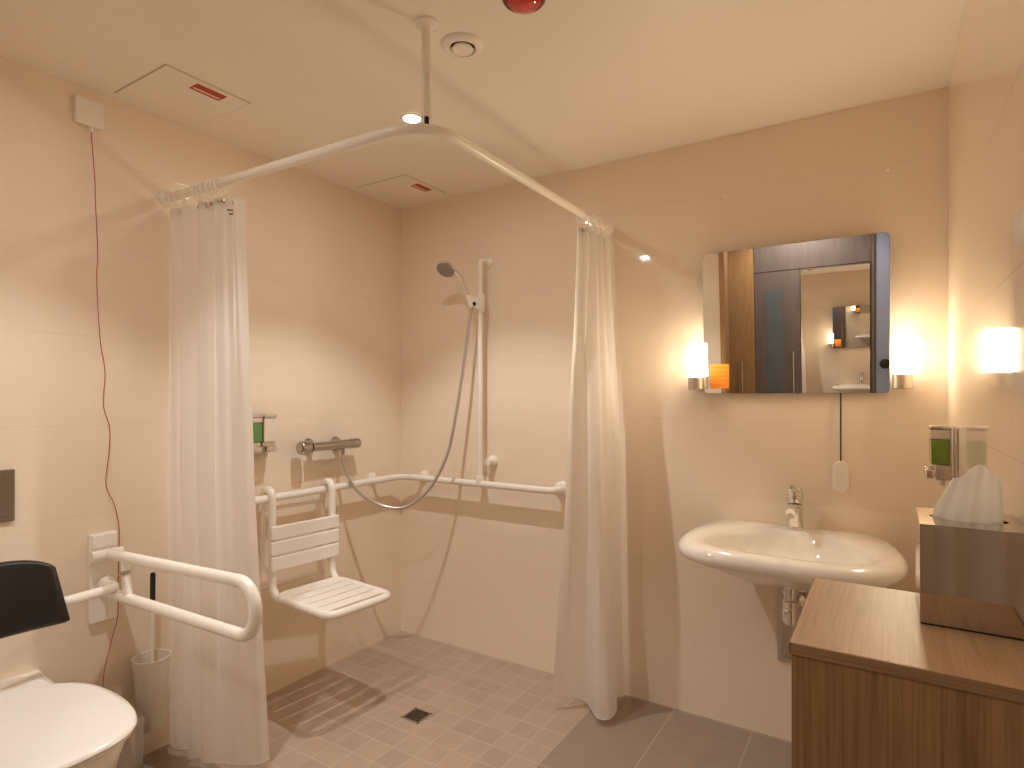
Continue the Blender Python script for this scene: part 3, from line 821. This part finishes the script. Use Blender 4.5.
# ------------------------------------------------------------------ sconces
def sconce(x, label):
    t = thing('wall_lamp', label, 'wall lamp', (x, 0, 1.30), 'wall lamps beside the mirror')
    y = -0.055
    prof = [(0, 0.0), (0.0285, 0.0), (0.030, 0.004), (0.030, 0.126), (0.027, 0.132), (0, 0.134)]
    for nm, mm, keep in (('glass_shade', 'sconce_glow', -1), ('shade_back', 'sconce_back', 1)):
        bm = bmesh.new(); lathe(bm, prof, (x, y, 1.352), 32)
        bmesh.ops.bisect_plane(bm, geom=list(bm.verts)+list(bm.edges)+list(bm.faces), plane_co=(x, y-0.013, 0), plane_no=(0, 1, 0), clear_outer=keep < 0, clear_inner=keep > 0)
        obj(nm, bm, M[mm], t, recalc=False)
    bm = bmesh.new(); lathe(bm, [(0, 0), (0.026, 0), (0.029, 0.004), (0.029, 0.046), (0.0265, 0.05), (0, 0.05)], (x, y, 1.3015), 32); bs = obj('lamp_base', bm, M['lamp_base'], t)
    bm = bmesh.new(); box(bm, x-0.018, x+0.018, -0.045, -0.001, 1.312, 1.342, 0.004); obj('wall_bracket', bm, M['steel'], t)
    return t
s1 = sconce(1.600, 'lit white cylinder wall lamp at the left side of the mirror')
dup(s1, (2.276, 0, 1.30), 'lit white cylinder wall lamp at the right side of the mirror')

# ------------------------------------------------------------------ washbasin
def basin():
    t = thing('washbasin', 'white wall-hung washbasin with broad rounded rim below the mirror', 'washbasin', (1.955, 0, 0.8))
    cxb = 1.957
    half_o = [(0, -0.572), (0.10, -0.571), (0.19, -0.556), (0.262, -0.515), (0.306, -0.44), (0.322, -0.345), (0.315, -0.235), (0.29, -0.125), (0.255, -0.04), (0.238, -0.003)]
    half_i = [(0, -0.492), (0.08, -0.491), (0.15, -0.482), (0.205, -0.455), (0.236, -0.405), (0.241, -0.335), (0.215, -0.255), (0.165, -0.18), (0.095, -0.135), (0.03, -0.118)]
    def full(h, close_back):
        right = [(x, y) for x, y in h]
        left = [(-x, y) for x, y in reversed(h[1:])]
        return left, right
    N = 96
    def loop_outer():
        l, r = full(half_o, True)
        # clockwise from back-left via front to back-right, then straight along the wall
        pts = [Vector((x, y, 0)) for x, y in (l[::1] + r)]
        sp = spline(pts, 8)
        sp = resample(sp, 78)
        back = [Vector((0.238-0.476*k/19, -0.003, 0)) for k in range(1, 19)]
        return sp+back
    def loop_inner():
        l, r = full(half_i, True)
        pts = [Vector((x, y, 0)) for x, y in (l + r)]
        sp = resample(spline(pts, 8), 78)
        a, b = sp[-1], sp[0]
        back = [a.lerp(b, k/19)+V(0, 0.004*math.sin(PI*k/19), 0) for k in range(1, 19)]
        return sp+back
    O = loop_outer(); I = loop_inner()
    def sc_(L, s, z, c=V(0, -0.28, 0), sy=None, yc=None):
        sy = sy or s
        return [V(cxb+c.x+(p.x-c.x)*s, min(-0.0015, c.y+(p.y-c.y)*sy), z) for p in L]
    zt = 0.806
    cb = V(0, -0.22, 0)
    rings = [sc_(O, 0.22, 0.665, cb), sc_(O, 0.40, 0.668, cb), sc_(O, 0.60, 0.696, cb), sc_(O, 0.76, 0.722, cb), sc_(O, 0.885, 0.744, cb), sc_(O, 0.975, 0.758), sc_(O, 1.006, 0.767), sc_(O, 1.018, 0.778), sc_(O, 1.012, 0.790),
             sc_(O, 0.982, 0.799), sc_(O, 0.95, zt-0.001)]
    O2 = sc_(O, 0.95, zt); I2 = [V(cxb+p.x, p.y, zt) for p in I]
    rings.append([a.lerp(b, 0.5)+V(0, 0, 0.001) for a, b in zip(O2, I2)])
    rings.append([a.lerp(b, 0.86)+V(0, 0, -0.0015) for a, b in zip(O2, I2)])
    ci = V(0, -0.31, 0)
    rings += [sc_(I, 1.0, zt-0.006, ci), sc_(I, 0.955, zt-0.022, ci), sc_(I, 0.88, zt-0.06, ci), sc_(I, 0.74, zt-0.095, ci), sc_(I, 0.5, zt-0.115, ci), sc_(I, 0.22, zt-0.122, ci), sc_(I, 0.08, zt-0.124, ci)]
    bm = bmesh.new(); loft(bm, rings)
    body = obj('basin_body', bm, M['ceramic'], t, ang=70)
    bm = bmesh.new(); lathe(bm, [(0.0, 0.0015), (0.016, 0.003), (0.021, 0.002), (0.022, -0.001), (0, -0.001)], (cxb, -0.31, zt-0.1235), 24); obj('waste_plug', bm, M['chrome'], t)
    bm = bmesh.new(); lathe(bm, [(0, 0.0), (0.007, 0.0), (0.008, 0.008), (0, 0.008)], (1.79, -0.11, 0.682), 14); f = obj('fixing_cap', bm, M['red'], t); f['label'] = 'small reddish cap under the basin'
    # tap
    tp = thing('basin_tap', 'chrome single-lever basin tap on the washbasin rim', 'tap', (cxb-0.003, -0.072, zt))
    X = cxb-0.003; Y = -0.072
    bm = bmesh.new(); lathe(bm, [(0, 0), (0.029, 0), (0.030, 0.004), (0.0275, 0.010), (0.0265, 0.07), (0.027, 0.088), (0, 0.09)], (X, Y, zt), 28); obj('tap_body', bm, M['chrome'], tp)
    bm = bmesh.new()
    pth = spline([(X, Y+0.002, zt+0.062), (X, Y-0.04, zt+0.074), (X, Y-0.085, zt+0.080), (X, Y-0.115, zt+0.074)], 8)
    tube(bm, pth, [0.021-0.006*i/(len(pth)-1) for i in range(len(pth))], 18)
    sp = obj('spout', bm, M['chrome'], tp)
    bm = bmesh.new(); lathe(bm, [(0, 0), (0.0105, 0), (0.0115, 0.004), (0.0115, 0.016), (0, 0.016)], (X, Y-0.106, zt+0.054), 18); obj('aerator', bm, M['steel'], sp)
    bm = bmesh.new()
    lathe(bm, [(0.0265, 0.0), (0.0285, 0.012), (0.0275, 0.036), (0.021, 0.05), (0.0, 0.056)], (X, Y, zt+0.094), 28)
    pth = spline([(X, Y+0.012, zt+0.128), (X, Y-0.02, zt+0.140), (X, Y-0.06, zt+0.149), (X, Y-0.10, zt+0.158)], 6)
    tube(bm, pth, [0.013, 0.0145]+[0.0135]*(len(pth)-4)+[0.0095, 0.006], 14)
    obj('lever', bm, M['chrome'], tp)
    # trap and stainless panel
    tr = thing('basin_trap', 'chrome bottle trap under the washbasin', 'trap', (1.952, -0.2, 0.5))
    bm = bmesh.new()
    lathe(bm, [(0, 0.55), (0.024, 0.55), (0.026, 0.556), (0.026, 0.575), (0.021, 0.58), (0.021, 0.60), (0.026, 0.603), (0.026, 0.622), (0.020, 0.627), (0.020, 0.672), (0, 0.672)], (1.952, -0.17, 0), 24)
    obj('inlet_nuts', bm, M['chrome'], tr)
    bm = bmesh.new(); lathe(bm, [(0, 0.497), (0.02, 0.497), (0.027, 0.504), (0.028, 0.542), (0.025, 0.55), (0, 0.552)], (1.952, -0.17, 0), 24); obj('bottle', bm, M['chrome'], tr)
    bm = bmesh.new(); tube(bm, [(1.952, -0.145, 0.525), (1.952, -0.008, 0.525)], 0.016, 16); lathe(bm, [(0, 0), (0.034, 0), (0.034, 0.004), (0.016, 0.012)], (1.952, -0.0095, 0.525), 24, axis=V(0, -1, 0)); obj('outlet_pipe', bm, M['chrome'], tr)
    pl = thing('steel_panel', 'upright stainless steel cover panel on the wall under the washbasin', 'panel', (1.96, 0, 0.29))
    bm = bmesh.new(); box(bm, 1.888, 2.052, -0.0075, -0.0005, 0.295, 0.655, 0.002); obj('backing_frame', bm, M['steel'], pl)
    bm = bmesh.new(); box(bm, 1.902, 2.038, -0.0092, -0.0072, 0.308, 0.642, 0.0008); obj('cover_plate', bm, M['polished'], pl)
basin()

# ------------------------------------------------------------------ cabinet with tissue box
def cabinet():
    t = thing('side_cabinet', 'oak side cabinet standing against the right wall in the foreground', 'cabinet', (2.26, -1.36, 0))
    zt = 0.95
    xa, xb, ya, yb = 2.1205, W-0.002, -1.526, -1.194
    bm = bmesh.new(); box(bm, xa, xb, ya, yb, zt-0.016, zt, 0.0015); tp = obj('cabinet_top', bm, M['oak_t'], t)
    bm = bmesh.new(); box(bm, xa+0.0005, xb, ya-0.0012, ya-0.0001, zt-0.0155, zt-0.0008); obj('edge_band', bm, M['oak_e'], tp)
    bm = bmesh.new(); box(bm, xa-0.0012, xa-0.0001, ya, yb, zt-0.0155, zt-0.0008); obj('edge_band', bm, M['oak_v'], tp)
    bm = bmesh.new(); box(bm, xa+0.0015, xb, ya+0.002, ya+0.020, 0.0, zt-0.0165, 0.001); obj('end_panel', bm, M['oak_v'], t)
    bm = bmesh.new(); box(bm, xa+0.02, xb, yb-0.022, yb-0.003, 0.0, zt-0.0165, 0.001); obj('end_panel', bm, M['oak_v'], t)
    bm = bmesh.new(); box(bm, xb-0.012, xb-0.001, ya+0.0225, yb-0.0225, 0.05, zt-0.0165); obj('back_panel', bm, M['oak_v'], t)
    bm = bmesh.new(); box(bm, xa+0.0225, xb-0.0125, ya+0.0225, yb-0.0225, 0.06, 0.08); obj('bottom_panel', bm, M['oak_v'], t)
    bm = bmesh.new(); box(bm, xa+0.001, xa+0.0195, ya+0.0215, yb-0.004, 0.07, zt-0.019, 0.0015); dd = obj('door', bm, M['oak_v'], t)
    # tissue box cover
    b = thing('tissue_box', 'polished steel tissue box cover on the oak cabinet', 'tissue box', (2.335, -1.28, zt))
    x0, x1 = 2.2715, 2.3965; y0, y1 = -1.357, -1.205; z0, z1 = zt+0.003, zt+0.144
    bm = bmesh.new()
    s = 0.0025
    box(bm, x0, x1, y0, y0+s, z0, z1, 0.0006)
    box(bm, x0, x1, y1-s, y1, z0, z1, 0.0006)
    box(bm, x0, x0+s, y0+s, y1-s, z0, z1, 0.0006)
    box(bm, x1-s, x1, y0+s, y1-s, z0, z1, 0.0006)
    obj('box_walls', bm, M['polished'], b, smooth=False)
    # top plate with oval slot
    bm = bmesh.new()
    cx, cy = (x0+x1)/2, (y0+y1)/2
    n = 48
    outer = []; inner = []
    for k in range(n):
        a = 2*PI*k/n
        ca, sa = math.cos(a), math.sin(a)
        m_ = max(abs(ca), abs(sa))
        outer.append((cx+ca/m_*((x1-x0)/2-0.0002), cy+sa/m_*((y1-y0)/2-0.0002)))
        inner.append((cx+ca*0.048, cy+sa*0.026))
    A = [bm.verts.new((x, y, z1+0.0018)) for x, y in outer]; Bv = [bm.verts.new((x, y, z1+0.0018)) for x, y in inner]
    A2 = [bm.verts.new((x, y, z1-0.0002)) for x, y in outer]; B2 = [bm.verts.new((x, y, z1-0.0002)) for x, y in inner]
    for k in range(n):
        j = (k+1) % n
        bm.faces.new((A[k], A[j], Bv[j], Bv[k])); bm.faces.new((A2[k], B2[k], B2[j], A2[j]))
        bm.faces.new((A[k], A2[k], A2[j], A[j])); bm.faces.new((Bv[k], Bv[j], B2[j], B2[k]))
    obj('top_plate', bm, M['polished'], b, smooth=False)
    bm = bmesh.new(); box(bm, x0+0.001, x1-0.001, y0+0.002, y1-0.002, zt+0.0003, zt+0.0042); obj('foot_pad', bm, M['dark'], b)
    # tissue
    bm = bmesh.new()
    rows = []
    nu, nv = 36, 16
    for j in range(nv+1):
        v = j/nv
        row = []
        for i in range(nu+1):
            u = i/nu
            # broad at the slot, rounded and leaning to one side at the top
            b0 = -0.046+0.088*u; t0 = -0.018+0.058*u
            q = v**1.6
            x = cx+b0*(1-q)+t0*q
            y = cy-0.002+(0.013*math.sin(u*PI*2.6+0.7)+0.005*math.sin(u*PI*7))*(0.5+0.5*v) + 0.016*max(0, v-0.75)
            z = z1-0.012+0.092*v*(0.62+0.38*math.sin(PI*(0.14+0.62*u))) - 0.006*v*v*math.sin(u*9)
            row.append(bm.verts.new((x, y, z)))
        rows.append(row)
    for a, c in zip(rows, rows[1:]):
        for i in range(nu): bm.faces.new((a[i], a[i+1], c[i+1], c[i]))
    tag(obj('tissue', bm, M['paper'], None, ang=180, recalc=False), 'white paper tissue pulled up out of the steel box', 'tissue')
cabinet()

# ------------------------------------------------------------------ toilet
def toilet():
    yc = -1.795
    t = thing('toilet', 'white wall-hung toilet with closed lid on the left wall', 'toilet', (0.0, yc, 0.0))
    HALF = [(0.157, 0.124), (0.228, 0.128), (0.250, 0.143), (0.29, 0.170), (0.365, 0.193), (0.472, 0.197), (0.562, 0.185), (0.62, 0.164), (0.655, 0.140), (0.684, 0.098), (0.695, 0.046)]
    def outl(xb, xf, hw, z=0.0, hb=None):
        """plan outline from a measured half profile, stretched between xb and xf; hb: half width at the back"""
        f = lambda x: xb+(x-0.157)*(xf-xb)/(0.698-0.157)
        k = hw/0.197
        H_ = [(f(x), max(w*k, hb*(1-(x-0.157)/0.541*0.35)) if hb and x < 0.40 else w*k) for x, w in HALF]
        L = [(x, -w) for x, w in H_]+[(f(0.698), 0)]+[(x, w) for x, w in reversed(H_)]
        sp = spline([(x, y+yc, z) for x, y in L], 4)
        hb0 = H_[0][1]
        back = [V(xb, yc+hb0-2*hb0*i/8, z) for i in range(1, 8)]
        return sp+back
    # ceramic body
    R = []
    for (xb, xf, hw, z) in ((0.002, 0.46, 0.115, 0.0), (0.002, 0.50, 0.130, 0.13), (0.002, 0.575, 0.155, 0.22), (0.002, 0.635, 0.172, 0.32), (0.002, 0.662, 0.180, 0.39), (0.002, 0.672, 0.184, 0.420), (0.002, 0.668, 0.181, 0.428), (0.002, 0.650, 0.17, 0.430)):
        R.append(outl(xb, xf, hw, z=z, hb=hw*0.93))
    bm = bmesh.new(); loft(bm, R); obj('toilet_bowl', bm, M['ceramic'], t, ang=60)
    # seat
    R = [outl(0.165, xf, hw, z=z) for xf, hw, z in ((0.668, 0.181, 0.4325), (0.679, 0.188, 0.434), (0.680, 0.189, 0.440), (0.676, 0.186, 0.4435))]
    bm = bmesh.new(); loft(bm, R); obj('toilet_seat', bm, M['lid'], t, ang=60)
    # lid
    R = [outl(0.155, xf, hw, z=z) for xf, hw, z in ((0.672, 0.184, 0.4455), (0.686, 0.193, 0.447), (0.690, 0.1955, 0.452), (0.688, 0.194, 0.458), (0.681, 0.19, 0.4615), (0.655, 0.175, 0.4632), (0.5, 0.10, 0.464))]
    bm = bmesh.new(); loft(bm, R); obj('toilet_lid', bm, M['lid'], t, ang=50)
    for s in (-1, 1):
        bm = bmesh.new(); lathe(bm, [(0, -0.03), (0.011, -0.03), (0.012, 0), (0.011, 0.03), (0, 0.03)], (0.142, yc+s*0.075, 0.445), 16, axis='Y'); obj('lid_hinge', bm, M['chrome'], t)
    # flush plate
    f = thing('flush_plate', 'steel flush plate on the left wall above the toilet', 'flush plate', (0, yc, 0.98))
    bm = bmesh.new(); box(bm, 0.0, 0.010, yc-0.108, yc+0.106, 0.903, 1.058, 0.003, 3); obj('plate', bm, M['flush_metal'], f)
    for (a, b) in ((-0.096, -0.004), (0.004, 0.094)):
        bm = bmesh.new(); box(bm, 0.0085, 0.0145, yc+a, yc+b, 0.917, 1.044, 0.003, 3); obj('flush_button', bm, M['flush_metal'], f)
    # padded backrest
    b = thing('toilet_back_support', 'black padded toilet backrest on a white tube between wall brackets', 'backrest', (0.2, yc, 0.7))
    n = 24
    rings = []
    for k in range(n+1):
        u = -1+2*k/n
        y = yc+u*0.163
        bow = 0.030*(u*u)
        zt_ = 0.820-0.030*abs(u)**3
        zb_ = 0.622+0.004*u*u
        # section leaning: top nearer the wall
        xt, xbm = 0.165+bow, 0.198+bow
        th = 0.032
        e = min(1, (1-abs(u))/0.06); s_ = 0.45+0.55*math.sqrt(max(0, 1-(1-e)**2))
        sec = []
        prof = rrect(0, 0, th*s_, (zt_-zb_)*(0.93+0.07*s_), 0.012*s_, 4)
        for (px, pz) in prof:
            tt = pz/(zt_-zb_)
            sec.append(V((xt+xbm)/2+(xt-xbm)*tt+px, yc+(y-yc)*(0.92-0.16*tt), (zt_+zb_)/2+pz))
        rings.append(sec)
    bm = bmesh.new(); loft(bm, rings); obj('cushion', bm, M['black'], b, ang=60)
    bm = bmesh.new()
    tube(bm, fillet([(0.03, -1.452, 0.652), (0.11, -1.455, 0.655), (0.170, -1.61, 0.668), (0.168, yc, 0.668), (0.170, 2*yc+1.61, 0.668), (0.11, 2*yc+1.455, 0.655), (0.03, 2*yc+1.452, 0.652)], [0, 0.05, 0.06, 0, 0.06, 0.05, 0], 10), 0.0155, 16)
    obj('support_tube', bm, M['white_enamel'], b)
    for yy in (-1.452, 2*yc+1.452):
        bm = bmesh.new(); lathe(bm, [(0, 0), (0.024, 0), (0.026, 0.006), (0.024, 0.020), (0.0155, 0.026)], (0.0225, yy, 0.652), 24, axis='X'); obj('tube_flange', bm, M['white_enamel'], b)
toilet()

# ------------------------------------------------------------------ fold-down grab bar
def grab_bar():
    t = thing('folding_grab_bar', 'white fold-down grab bar with looped arm beside the toilet', 'grab bar', (0, -1.452, 0.66))
    y = -1.450
    bm = bmesh.new(); box(bm, 0.0005, 0.022, -1.495, -1.412, 0.525, 0.822, 0.006, 3); box(bm, 0.018, 0.030, -1.491, -1.416, 0.775, 0.817, 0.004, 2); obj('wall_plate', bm, M['white_enamel'], t)
    bm = bmesh.new(); tube(bm, [(0.045, -1.502, 0.752), (0.045, -1.410, 0.752)], 0.0185, 20); box(bm, 0.015, 0.05, -1.485, -1.415, 0.735, 0.768, 0.004); obj('hinge', bm, M['white_enamel'], t)
    bm = bmesh.new()
    pts = fillet([(0.045, y, 0.754), (0.838, y, 0.788), (0.838, y, 0.643), (0.075, y, 0.626)], [0, 0.068, 0.068, 0], 14)
    tube(bm, pts, 0.0170, 20)
    obj('arm_loop', bm, M['white_enamel'], t)
    bm = bmesh.new(); tube(bm, fillet([(0.158, y, 0.758), (0.158, y, 0.70), (0.175, y, 0.63)], 0.05), 0.0135, 16); obj('arm_post', bm, M['white_enamel'], t)
    bm = bmesh.new()
    lathe(bm, [(0.0138, -0.006), (0.0155, -0.005), (0.0155, 0.005), (0.0138, 0.006)], (0.158, y, 0.712), 16)
    box(bm, 0.150, 0.185, y-0.022, y-0.014, 0.705, 0.709, 0.001)
    obj('arm_clip', bm, M['steel'], t)
    bm = bmesh.new(); lathe(bm, [(0, 0), (0.014, 0.002), (0.0185, 0.010), (0.0185, 0.035), (0.017, 0.04)], (0.050, y, 0.6262), 20, axis='X'); obj('end_knob', bm, M['white_enamel'], t)
grab_bar()

# ------------------------------------------------------------------ toilet brush and bin
tb = thing('toilet_brush', 'toilet brush in a frosted wall-mounted cup between toilet and curtain', 'toilet brush', (0.075, -1.325, 0.12))
bc = V(0.078, -1.331, 0)
bm = bmesh.new()
lathe(bm, [(0.0, 0.128), (0.036, 0.128), (0.0395, 0.134), (0.058, 0.372), (0.0585, 0.376), (0.055, 0.376), (0.0365, 0.136), (0, 0.134)], bc, 32)
cup = obj('brush_cup', bm, M['frost'], tb)
bm = bmesh.new(); tube(bm, [bc+V(0.0572*math.cos(a*PI/16), 0.0572*math.sin(a*PI/16), 0.376) for a in range(32)], 0.0022, 8, closed=True); obj('cup_rim', bm, M['lid'], cup)
bm = bmesh.new(); box(bm, 0.0005, 0.012, -1.342, -1.302, 0.24, 0.34, 0.003); box(bm, 0.008, 0.03, -1.332, -1.312, 0.275, 0.305, 0.003); obj('wall_bracket', bm, M['chrome'], tb)
bm = bmesh.new(); tube(bm, [bc+V(0, 0, 0.20), bc+V(-0.002, 0.004, 0.53)], 0.0068, 14); st = obj('brush_stem', bm, M['white_plastic'], tb)
bm = bmesh.new(); tube(bm, [bc+V(-0.002, 0.004, 0.53), bc+V(-0.002, 0.0045, 0.535), bc+V(-0.003, 0.006, 0.657), bc+V(-0.003, 0.006, 0.664)], [0.006, 0.0085, 0.0085, 0.006], 16); obj('brush_grip', bm, M['black_plastic'], st)
bm = bmesh.new(); lathe(bm, [(0, 0.140), (0.025, 0.142), (0.03, 0.16), (0.03, 0.20), (0.02, 0.22), (0, 0.222)], bc, 20); obj('brush_head', bm, M['white_plastic'], tb)
bn = thing('pedal_bin', 'chrome pedal bin tucked behind the toilet by the wall', 'bin', (0.165, -1.508, 0))
bb = V(0.183, -1.494, 0)
bm = bmesh.new(); lathe(bm, [(0, 0.012), (0.078, 0.012), (0.079, 0.016), (0.079, 0.24), (0, 0.24)], bb, 36); obj('bin_body', bm, M['chrome_dark_reflection'], bn)
bm = bmesh.new(); lathe(bm, [(0, 0.241), (0.081, 0.241), (0.082, 0.245), (0.080, 0.256), (0.06, 0.268), (0, 0.276)], bb, 36); obj('bin_lid', bm, M['chrome_dark_reflection'], bn)
bm = bmesh.new(); lathe(bm, [(0, 0.0), (0.080, 0.0), (0.081, 0.003), (0.080, 0.0118), (0, 0.0118)], bb, 36); obj('base_ring', bm, M['black_plastic'], bn)

# ------------------------------------------------------------------ lights
def spot(name, x, y, power, size, blend, col):
    l = bpy.data.lights.new(name, 'SPOT'); l.energy = power; l.color = col
    l.spot_size = math.radians(size); l.spot_blend = blend; l.shadow_soft_size = 0.012
    o = bpy.data.objects.new(name, l); COL.objects.link(o); o.location = (x, y, H-0.006)
    return o
WARM = (1.0, 0.99, 0.96)
spot('downlight_beam', 0.769, -0.769, DOWN1, 101, 0.45, WARM)
spot('downlight_beam', 0.73, -1.81, DOWN2, 101, 0.45, WARM)
hl = bpy.data.lights.new('hall_fill', 'SPOT'); hl.energy = 48; hl.color = (1.0, 0.93, 0.84); hl.spot_size = math.radians(150); hl.spot_blend = 0.5; hl.shadow_soft_size = 0.06  # added spot without a fixture, brightens the hall for the mirror view
ho = bpy.data.objects.new('hall_fill', hl); COL.objects.link(ho); ho.location = (1.6, -3.0, 2.60)

wd = bpy.data.worlds.new('world'); sc.world = wd; wd.use_nodes = True
wd.node_tree.nodes['Background'].inputs[0].default_value = (0.05, 0.05, 0.05, 1)
wd.node_tree.nodes['Background'].inputs[1].default_value = 0.2

# ------------------------------------------------------------------ view
sc.view_settings.view_transform = 'Standard'
sc.view_settings.look = 'None'
sc.view_settings.gamma = 1.0
sc.view_settings.use_curve_mapping = False
sc.view_settings.exposure = 0.0
cy = sc.cycles
cy.max_bounces = 12; cy.diffuse_bounces = 8; cy.glossy_bounces = 8; cy.transmission_bounces = 6; cy.transparent_max_bounces = 8
cy.use_denoising = True
cy.sample_clamp_indirect = 4.0
cy.caustics_reflective = False; cy.caustics_refractive = False
cy.blur_glossy = 0.0
